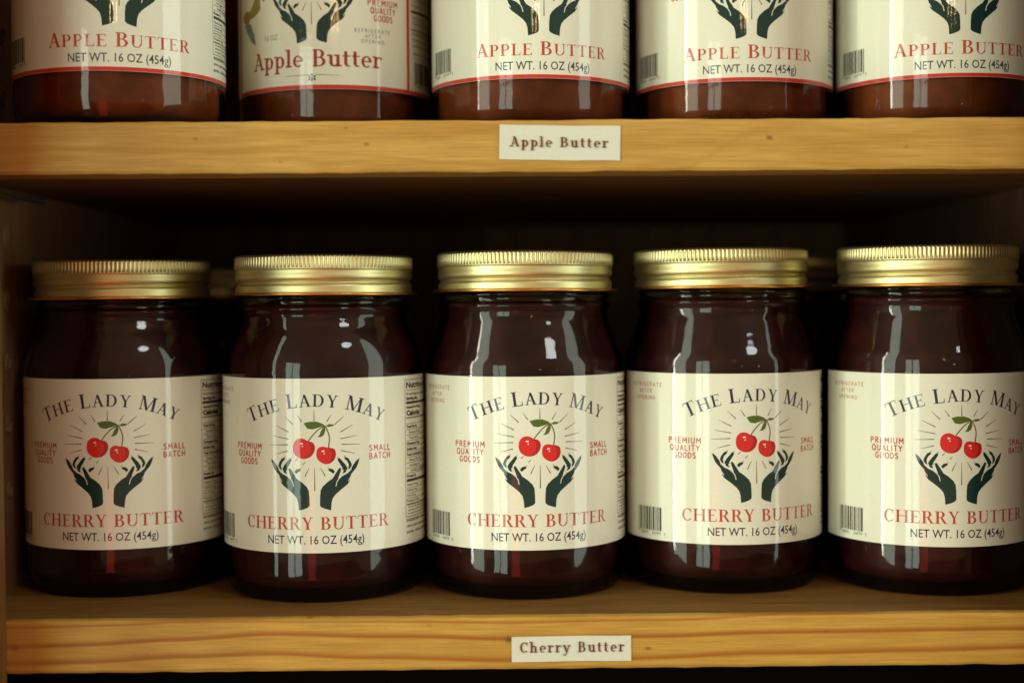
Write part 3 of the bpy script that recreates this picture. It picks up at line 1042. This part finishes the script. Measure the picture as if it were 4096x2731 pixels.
def script_label(root):
    lab = label_sheet('label', 66.0, root, ub=74)
    for r in (rect(-42.6, 0.08, 74, 1.7), rect(-42.6, 63.8, 43.4, 65.4), rect(-42.6, 1.7, -41.0, 63.8), rect(41.6, 1.7, 43.2, 63.8)):
        ink_on('border_band', Ink().poly(r), M_red2, lab)
    ik = Ink()
    set_slab(ik, 'Apple Butter', -28.8, 28.8, 8.9, 6.7, 0.0)
    ink_on('flavour_lettering', ik, M_red3, lab)
    ik = Ink()
    ik.poly([(-11.2, 5.35), (-1.6, 5.5), (-1.6, 5.75), (-11.2, 5.45)]).poly([(11.2, 5.35), (1.6, 5.5), (1.6, 5.75), (11.2, 5.45)])
    ik.poly([(0.45 * math.cos(a), 5.7 + 0.45 * math.sin(a)) for a in [k * math.pi / 5 for k in range(10)]])
    for a in (-155, -122, -90, -58, -25):
        c, s = math.cos(R_(a)), math.sin(R_(a))
        l = 2.9 if a != -155 and a != -25 else 1.9
        ik.poly([(0.7 * c, 5.7 + 0.7 * s), (l * .75 * c - .42 * s, 5.7 + l * .75 * s + .42 * c), (l * c, 5.7 + l * s), (l * .75 * c + .42 * s, 5.7 + l * .75 * s - .42 * c)])
    ink_on('flourish', ik, M_teal, lab)
    hands(lab, 2.0)
    rays(lab, 2.0, M_teal)
    ink_on('weight_lettering', text_bm([('16 OZ', -18.2, 20.2, 2.3, 0, 'C', 6.6)]), M_greyteal, lab)
    ik = Ink()
    for st, v, w_ in (('PREMIUM', 33.8, 14), ('QUALITY', 30.7, 11.5), ('GOODS', 27.6, 8.6)):
        set_caps(ik, st, 29.5, v, 2.3, w_)
    ink_on('quality_lettering', ik, M_red, lab)
    ik = Ink()
    for st, v, w_ in (('REFRIGERATE', 22.8, 15.5), ('AFTER', 20.7, 6.8), ('OPENING', 18.6, 10)):
        set_caps(ik, st, 24.8, v, 1.4, w_, 0.16, 0.3)
    ink_on('storage_lettering', ik, M_greyteal, lab)
    f = ink_on('feather', Ink().poly([(-38.4, 32.3), (-35, 34), (-31, 33.6), (-29.4, 35.7), (-28, 37.8), (-28, 42), (-24.6, 42), (-24.1, 33.6), (-25.5, 32.3), (-28, 31), (-31.4, 30.4), (-33, 29.2), (-34.5, 28.6), (-37, 29.9)]), M_olive, lab)
    ink_on('feather', Ink().poly([(-38.2, 32.0), (-35, 32.2), (-30, 31.2), (-33, 29.2), (-34.5, 28.6), (-37, 29.9)]), M_orange, lab, 0.05)
    ink_on('feather', Ink().poly([(-36.6, 28.6), (-33, 29.2), (-30.4, 27.8), (-29.8, 26), (-28.4, 24), (-27.2, 19.2), (-30.4, 21), (-33, 24)]), M_greyteal, lab, 0.045)
    ink_on('feather', Ink().poly([(-23.6, 38.5), (-21.8, 38.5), (-21.5, 36.6), (-22.4, 36.4)]), M_red, lab)
    barcode(lab, 47, 61, 4.8, 13.5, 5)
    rows = [('Total Sugars 6g  Includes 5g Added', 45.2, 39, 1.1, 0, 'L', 24), ('Protein 0g', 45.2, 36, 1.1, .01, 'L', 8), ('Vitamin D 0mcg', 45.2, 31.2, 1.1, 0, 'L', 10), ('Calcium 0mg  Iron 0mg', 45.2, 28.8, 1.1, 0, 'L', 20),
            ('INGREDIENTS: apples, sugar,', 45.2, 24.6, 1.1, .006, 'L', 22), ('cinnamon, lemon juice', 45.2, 22.2, 1.1, 0, 'L', 19), ('packed in small batches', 45.2, 19.8, 1.1, 0, 'L', 20), ('store in a cool place', 45.2, 16.6, 1.1, 0, 'L', 20)]
    ink_on('nutrition_lettering', text_bm(rows), M_teal, lab)
    ik = Ink()
    for v, t in ((41.2, .12), (38.3, .12), (34.0, 1.0), (30.4, .12), (26.6, .45)):
        ik.poly(rect(44.6, v - t / 2, 73, v + t / 2))
    ink_on('nutrition_frame', ik, M_teal, lab)


def place(o, x, y, z, rot, label=None):
    o.location = (x / 1000, y / 1000, z / 1000)
    o.rotation_euler = (0, 0, R_(rot))
    if label:
        o['label'] = label
    return o


ZU = 179.2
G1, G2 = 'cherry butter jars lined up on the lower shelf', 'apple butter jars lined up on the upper shelf'
ja = make_jar('cherry_butter_jar', '', ROUND, M_cherrybutter, cherry_label, G1)
jb = make_jar('cherry_butter_jar', '', SLOPE, M_cherrybutter, lambda r: [copy_tree(c, r) for c in ja.children if c.name.startswith('label')], G1)
place(ja, -153.4, 77.2, 0, 4.3, 'dark cherry butter jar with gold lid beside the left cabinet side')
j2 = place(copy_tree(ja), -69.9, 64.0, 0, 1.2, 'round-shouldered cherry butter jar, second from the left side, its calories panel showing')
place(jb, 11.3, 65.9, 0, 6.9, 'cherry butter jar in the middle of the lower row, above the Cherry Butter tag')
j4 = place(copy_tree(jb), 92.8, 73.4, 0, 10.0, 'cherry butter jar turned slightly right, between the middle jar and the last jar')
j5 = place(copy_tree(jb), 175.2, 65.6, 0, 1.7, 'cherry butter jar farthest right on the lower shelf, cut by the frame edge')
j6 = place(copy_tree(jb), 125.5, 151.5, 0, 190, 'blurred gold-lidded jar behind, seen between the two rightmost cherry butter jars')
j7 = place(copy_tree(ja), -158, 300, 0, 200, 'blurred gold-lidded jar far back, seen between the two leftmost cherry butter jars')

u1 = make_jar('apple_butter_jar', '', ROUND, M_applebutter, apple_label, G2)
place(u1, -146.2, 48.6, ZU, 14.2, 'apple butter jar nearest the left cabinet side on the upper shelf, standing forward')
u2 = make_jar('apple_butter_jar', '', ROUND, M_applebutter, script_label, G2)
place(u2, -67.6, 95.8, ZU, -7, 'apple butter jar with red framed label, feather drawing and lower case lettering')
u3 = place(copy_tree(u1), 14.7, 72.9, ZU, 6.0, 'apple butter jar straight above the Apple Butter shelf tag')
u4 = place(copy_tree(u1), 99.0, 80.0, ZU, 0.6, 'apple butter jar second from the right on the upper shelf')
u5 = place(copy_tree(u1), 180.9, 74.1, ZU, -0.7, 'apple butter jar at the right end of the upper shelf, cut by the frame edge')

for bx_, by_, bl in ((-107, 186, 'added back row apple butter jar darkening the gap between the forward left jar and the red framed one'),
                     (-24, 176, 'added back row apple butter jar darkening the gap between the red framed jar and the middle one'),
                     (59, 170, 'added back row apple butter jar darkening the gap right of the middle upper jar'),
                     (142, 168, 'added back row apple butter jar darkening the gap between the two rightmost upper jars')):
    place(copy_tree(u1), bx_, by_, ZU, 184, bl)  # back jars added to keep the gaps between the upper jars dark

for jr, hz, lr, lz in ((ja, .986, 40, -.3), (j2, .994, 170, 0), (jb, 1.001, 75, 0), (j4, 1.008, 230, .15), (j5, 1.011, 310, -.1), (u1, 1, 20, 0), (u3, 1, 120, .2), (u4, 1, 260, -.2), (u5, 1, 200, .1)):
    # jars are never blown quite alike: slightly different heights, lids screwed to different turns
    jr.scale = (1, 1, hz)
    for c_ in jr.children:
        if c_.name.startswith('lid'):
            c_.rotation_euler = (R_(.25 * math.sin(lr)), R_(.25 * math.cos(lr)), R_(lr % 40 - 20))
        if c_.name.startswith('label'):
            c_.location.z = lz / 1000
            c_.scale.z = 1 / hz

# dimpled code dots moulded into the heel of one jar
bm = bmesh.new()
for k, a in enumerate((-20, -17, -14, -11, -3, 7, 14, 17, 20)):
    for dz in (0, 0.9):
        for da in (0, 1.0):
            t = R_(a + da - 8.9)
            r = 39.1 / 1000
            mtx = Matrix.Translation((r * math.sin(t), -r * math.cos(t), 0.0058 + dz / 1000))
            bmesh.ops.create_icosphere(bm, subdivisions=1, radius=0.00038, matrix=mtx)
smooth(obj('moulded_dots', bm, M_glass, [c for c in u4.children if c.name.startswith('glass_body')][0]))

# ------------------------------------------------------------------ shelf unit
unit = thing('shelf_unit', 'open pine shelf unit with dark inside holding two rows of preserve jars', 'shelf')
XL, XR, YB = -0.1965, 0.2235, 0.372


def lerp_tab(tab, x):
    for (a, ya), (b, yb) in zip(tab, tab[1:]):
        if x <= b:
            t = (x - a) / (b - a)
            t = max(0, min(1, t))
            t = t * t * (3 - 2 * t)
            return ya + (yb - ya) * t
    return tab[-1][1]


def shelf_board(z_top, th, lines, m, low):
    """board with a finely divided front face carrying the growth lines; slightly uneven sawn edges"""
    bm = bmesh.new()
    lay = bm.verts.layers.float.new('grain')
    lay2 = bm.verts.layers.float.new('knot')
    nx, nz = 620, 48
    x0, x1 = XL, XR
    grid = []
    prof = []          # outline from the top back over the rounded front edge to the bottom back
    rr = 0.0011
    prof.append((YB, z_top))
    prof.append((0.03, z_top))
    prof.append((0.0045, z_top))
    for i in range(5):
        a = R_(90 + 90 * i / 4)
        prof.append((rr + rr * math.cos(a), z_top - rr + rr * math.sin(a)))
    for k in range(1, nz):
        prof.append((0, z_top - rr - (th - 1.6 * rr) * k / nz))
    prof.append((0.0006, z_top - th))
    prof.append((0.02, z_top - th))
    prof.append((YB, z_top - th))
    for i in range(nx + 1):
        x = x0 + (x1 - x0) * i / nx
        col = []
        chipt = 0.00022 * noise.noise((x * 130, 3 + z_top * 9, 0)) + 0.00018 * noise.noise((x * 40, 7 + z_top * 9, 0))
        chipb = 0.00030 * noise.noise((x * 95, 11 + z_top * 9, 0)) + 0.0004 * max(0, noise.noise((x * 30, 15 + z_top * 9, 0)) - .25)
        for y, z in prof:
            zz = z
            if y < 0.005:
                f = (z - (z_top - th)) / th
                if f > 0.9:
                    zz += chipt * min(1, (f - .9) / .06) - 0.0001
                if f < 0.1:
                    zz += chipb * min(1, (.1 - f) / .06)
            v = bm.verts.new((x, y, zz))
            g = 0.0
            if y < 0.02:
                for (tab, wid, st) in lines:
                    c = lerp_tab(tab, x) / 1000 + 0.00035 * noise.noise((x * 28, st * 10, 0))
                    d = (z - c) * 1000
                    e = d / wid if d > 0 else -d / (wid * 0.45)
                    g = max(g, st * max(0.0, 1 - e))
            v[lay] = g
            kf = 0.0
            if y < 0.004:
                for kx, ky, kr, ks in KNOTS:
                    dd = math.hypot((x - kx) / 1.5, z - ky) / kr + 0.35 * noise.noise((x * 900, z * 900, 1))
                    kf = max(kf, ks * max(0.0, min(1.0, 1.5 - 1.2 * dd)))
            v[lay2] = kf
            col.append(v)
        grid.append(col)
    for a, b in zip(grid, grid[1:]):
        for k in range(len(prof) - 1):
            bm.faces.new((a[k], b[k], b[k + 1], a[k + 1]))
        bm.faces.new((a[-1], b[-1], b[0], a[0]))
    bm.faces.new(grid[0])
    bm.faces.new(grid[-1][::-1])
    bmesh.ops.recalc_face_normals(bm, faces=bm.faces)
    o = obj('shelf_board', bm, m, unit)
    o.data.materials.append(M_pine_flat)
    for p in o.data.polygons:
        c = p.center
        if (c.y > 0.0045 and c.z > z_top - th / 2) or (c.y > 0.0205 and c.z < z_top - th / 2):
            p.material_index = 1  # darker pine on top; on the deep underside it paints in the shade
    for p in o.data.polygons:
        p.use_smooth = True
    o.data.set_sharp_from_angle(angle=R_(50))
    return o


def X(px, d=0.512):        # photo column (of 2352) to metres along the board front, for the tables below
    return (px * 1.7415 - 2048) / 5689 * d + 0.0055


def Z(py):
    return 0.1144 - (py - 692) / 3267 * 0.512


KNOTS = [(X(847), Z(333), .0007, .6), (X(457), Z(318), .0006, .5), (X(1770), Z(323), .0009, .75), (X(800), Z(296), .0005, .6), (X(650), Z(372), .0005, .4), (X(2085), Z(345), .0006, .4),
         (X(1166), Z(1474), .0013, .75), (X(1487), Z(1498), .0008, .7), (X(1420), Z(1523), .0006, .5), (X(27), Z(1483), .0011, .9), (X(330), Z(1500), .0005, .4), (X(1900), Z(1462), .0006, .35),
         (X(980), Z(1440), .0006, .35), (X(2220), Z(1512), .0005, .35)]
low_lines = [
    ([(X(0), -2.2), (X(250), -1.6), (X(420), -0.7), (X(760), -0.9), (X(1176), -2.2), (X(1500), -1.7), (X(1800), -0.3), (X(2400), 1.5)], 1.5, 0.75),
    ([(X(0), -9.3), (X(180), -8.8), (X(400), -7.2), (X(620), -5.6), (X(900), -6.8), (X(1176), -8.1), (X(1500), -7.6), (X(1800), -6.6), (X(2400), -6.1)], 2.0, 1.0),
    ([(X(0), -15.6), (X(200), -15.0), (X(420), -13.4), (X(600), -12.7), (X(860), -14.4), (X(1176), -15.8), (X(1450), -15.6), (X(1750), -14.2), (X(2400), -13.0)], 2.4, 0.9),
    ([(X(0), -19.5), (X(300), -18.9), (X(560), -18.0), (X(700), -19.0), (X(900), -20), (X(2400), -20)], 1.2, 0.5),
]
up_lines = [
    ([(X(0), 170), (X(700), 168), (X(1100), 163.5), (X(1450), 165.5), (X(1700), 163.6), (X(2400), 161)], 1.6, 0.42),
    ([(X(0), 158), (X(1500), 158), (X(1800), 176.5), (X(1850), 177.0), (X(2000), 173.0), (X(2150), 172.2), (X(2300), 173.2), (X(2400), 174.5)], 3.0, 0.40),
    ([(X(0), 173), (X(500), 172), (X(900), 174.5), (X(1300), 173), (X(1650), 170.5), (X(2400), 168.5)], 1.8, 0.22),
    ([(X(0), 164), (X(500), 165.5), (X(900), 167), (X(1300), 169), (X(1750), 167.0), (X(2400), 165.0)], 1.4, 0.28),
]
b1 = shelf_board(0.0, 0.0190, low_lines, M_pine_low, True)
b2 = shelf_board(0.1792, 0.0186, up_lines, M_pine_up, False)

# side panels, post, back planks
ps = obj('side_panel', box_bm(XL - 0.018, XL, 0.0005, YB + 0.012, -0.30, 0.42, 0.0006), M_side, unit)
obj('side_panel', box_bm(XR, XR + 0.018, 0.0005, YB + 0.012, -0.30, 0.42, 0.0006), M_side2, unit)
obj('face_frame', box_bm(-0.228, -0.1772, -0.0430, -0.0006, -0.30, 0.42, 0.0008), M_pine_post, unit)  # left upright, built deeper towards the front to darken the left end
obj('face_frame', box_bm(0.1985, 0.255, -0.0190, -0.0006, -0.30, 0.42, 0.0008), M_pine_post, unit)
obj('back_sheet', box_bm(XL - 0.018, XR + 0.018, YB + 0.0125, YB + 0.0165, -0.30, 0.42, 0.0004), M_back, unit)
pl = bpy.data.meshes.new('plank')
tb = box_bm(-0.0203, 0.0203, 0, 0.010, -0.019, 0.42, 0.0014)
tb.to_mesh(pl)
tb.free()
pl.materials.append(M_back)
k = 0
x = XL + 0.0212
while x < XR:
    o = obj('plank', pl, None, unit)
    o.location = (x, YB + 0.0006 + 0.0008 * (k % 3), 0)
    x += 0.0414
    k += 1

obj('under_shade_sheet', box_bm(XL + 0.0004, XR - 0.0004, 0.022, 0.032, -0.30, -0.0196, 0.0005), M_undershade, unit)  # black sheet added to stand for the darkness under the lower shelf

# torn pin holes in the left side panel
for i, (yy, zz) in enumerate(((0.060, 0.222), (0.060, 0.197), (0.0605, 0.142), (0.060, 0.1166), (0.0605, 0.091), (0.060, 0.0656), (0.0602, 0.0400))):
    bm = bmesh.new()
    ring_i, ring_o = [], []
    n = 14
    for q in range(n):
        a = 2 * math.pi * q / n
        ro = 0.0030 + 0.0022 * noise.noise((math.cos(a) * 2, math.sin(a) * 2, i * 5.1)) + (0.0016 if q == 11 else 0)
        ring_i.append(bm.verts.new((0.0000, 0.0013 * math.cos(a), 0.0016 * math.sin(a))))
        ring_o.append(bm.verts.new((0.0009 + 0.0004 * noise.noise((a * 3, i, 2)), 0.0021 * math.cos(a), 0.0026 * math.sin(a))))
    rim = [bm.verts.new((0.0001, (v.co.y) * 1.75 + 0.0004 * noise.noise((v.co.y * 900, i, 5)), v.co.z * (1.6 + 0.9 * noise.noise((v.co.z * 700, i, 9))))) for v in ring_o]
    for q in range(n):
        r = (q + 1) % n
        bm.faces.new((ring_i[q], ring_i[r], ring_o[r], ring_o[q]))
        bm.faces.new((ring_o[q], ring_o[r], rim[r], rim[q]))
    bmesh.ops.recalc_face_normals(bm, faces=bm.faces)
    h = obj('pin_hole', bm, M_torn, ps)
    h.location = (XL + 0.0001, yy, zz)

# shelf bracket: a steel rod under the upper board along the left side
bm = bmesh.new()
prev = None
pts = [(-0.1890, 0.0035, 0.1575), (-0.1870, 0.034, 0.1566), (-0.1845, 0.0700, 0.1560)]
for i, p in enumerate(pts):
    ring = []
    for q in range(14):
        a = 2 * math.pi * q / 14
        ring.append(bm.verts.new((p[0] + 0.0016 * math.cos(a), p[1], p[2] + 0.0016 * math.sin(a))))
    if prev:
        for q in range(14):
            bm.faces.new((prev[q], prev[(q + 1) % 14], ring[(q + 1) % 14], ring[q]))
    prev = ring
    if i in (0, 2):
        bm.faces.new(ring)
bmesh.ops.recalc_face_normals(bm, faces=bm.faces)
br = obj('shelf_bracket', bm, M_steel, unit)

# dark shop floor in front of the shelf: it is what the lids and jar heels mirror from below
M_floor = wood_mat('dark_floor', (0.17, 0.10, 0.055, 1), (0.12, 0.07, 0.04, 1), PINE_D, axis=1, rough=0.6)
fl = obj('floor', box_bm(-3.5, 3.5, -4.5, 0.40, -0.95, -0.90), M_floor)
fl['kind'] = 'structure'
fl['label'] = 'dark wooden shop floor in front of the shelf'

# ------------------------------------------------------------------ paper shelf tags


def tag(name, label, cx, cz, w_, h_, rot, word, u0, u1, v, cap, track):
    root = thing(name, label, 'shelf tag', (cx, -0.00005, cz))
    root.rotation_euler = (0, rot, 0)
    bm = bmesh.new()
    nx, nz = 16, 6
    front = []
    for i in range(nx + 1):
        col = []
        for j in range(nz + 1):
            xx, zz = -w_ / 2 + w_ * i / nx, -h_ / 2 + h_ * j / nz
            yy = -0.00026 - 0.00022 * abs(noise.noise((xx * 60, zz * 70, cz * 30)))
            zz += 0.00022 * noise.noise((xx * 80, 5, cz * 50)) * (1 if j in (0, nz) else 0)
            col.append(bm.verts.new((xx, yy, zz)))
        front.append(col)
    fs = []
    for a, b_ in zip(front, front[1:]):
        for j in range(nz):
            fs.append(bm.faces.new((a[j], b_[j], b_[j + 1], a[j + 1])))
    ext = bmesh.ops.extrude_face_region(bm, geom=fs)
    for v_ in ext['geom']:
        if isinstance(v_, bmesh.types.BMVert):
            v_.co.y += 0.00016
    bmesh.ops.recalc_face_normals(bm, faces=bm.faces)
    obj('paper', bm, M_tag, root)
    ik = Ink()
    set_slab(ik, word, u0, u1, v, cap, track)
    bl = ik.flat()
    for v_ in bl.verts:
        xx, zz = v_.co.x / 1000, v_.co.y / 1000 - h_ / 2
        v_.co = (xx, -0.00056 - v_.co.z / 1000, zz)
    obj('lettering', bl, M_tagink, root)


tag('shelf_tag', 'white paper tag reading Apple Butter stuck on the upper board edge', 0.0232, 0.1708, 0.0434, 0.0124, R_(1.1), 'Apple Butter', -17.9, 17.4, 4.6, 3.5, 0.13)
tag('shelf_tag', 'white paper tag reading Cherry Butter stuck on the lower board edge', 0.0263, -0.0117, 0.0433, 0.0092, R_(-0.2), 'Cherry Butter', -18.9, 19.2, 3.5, 3.7, 0.13)

sc.cycles.use_denoising = True
sc.cycles.max_bounces = 10
sc.cycles.transparent_max_bounces = 24
sc.cycles.caustics_reflective = False
sc.cycles.caustics_refractive = False
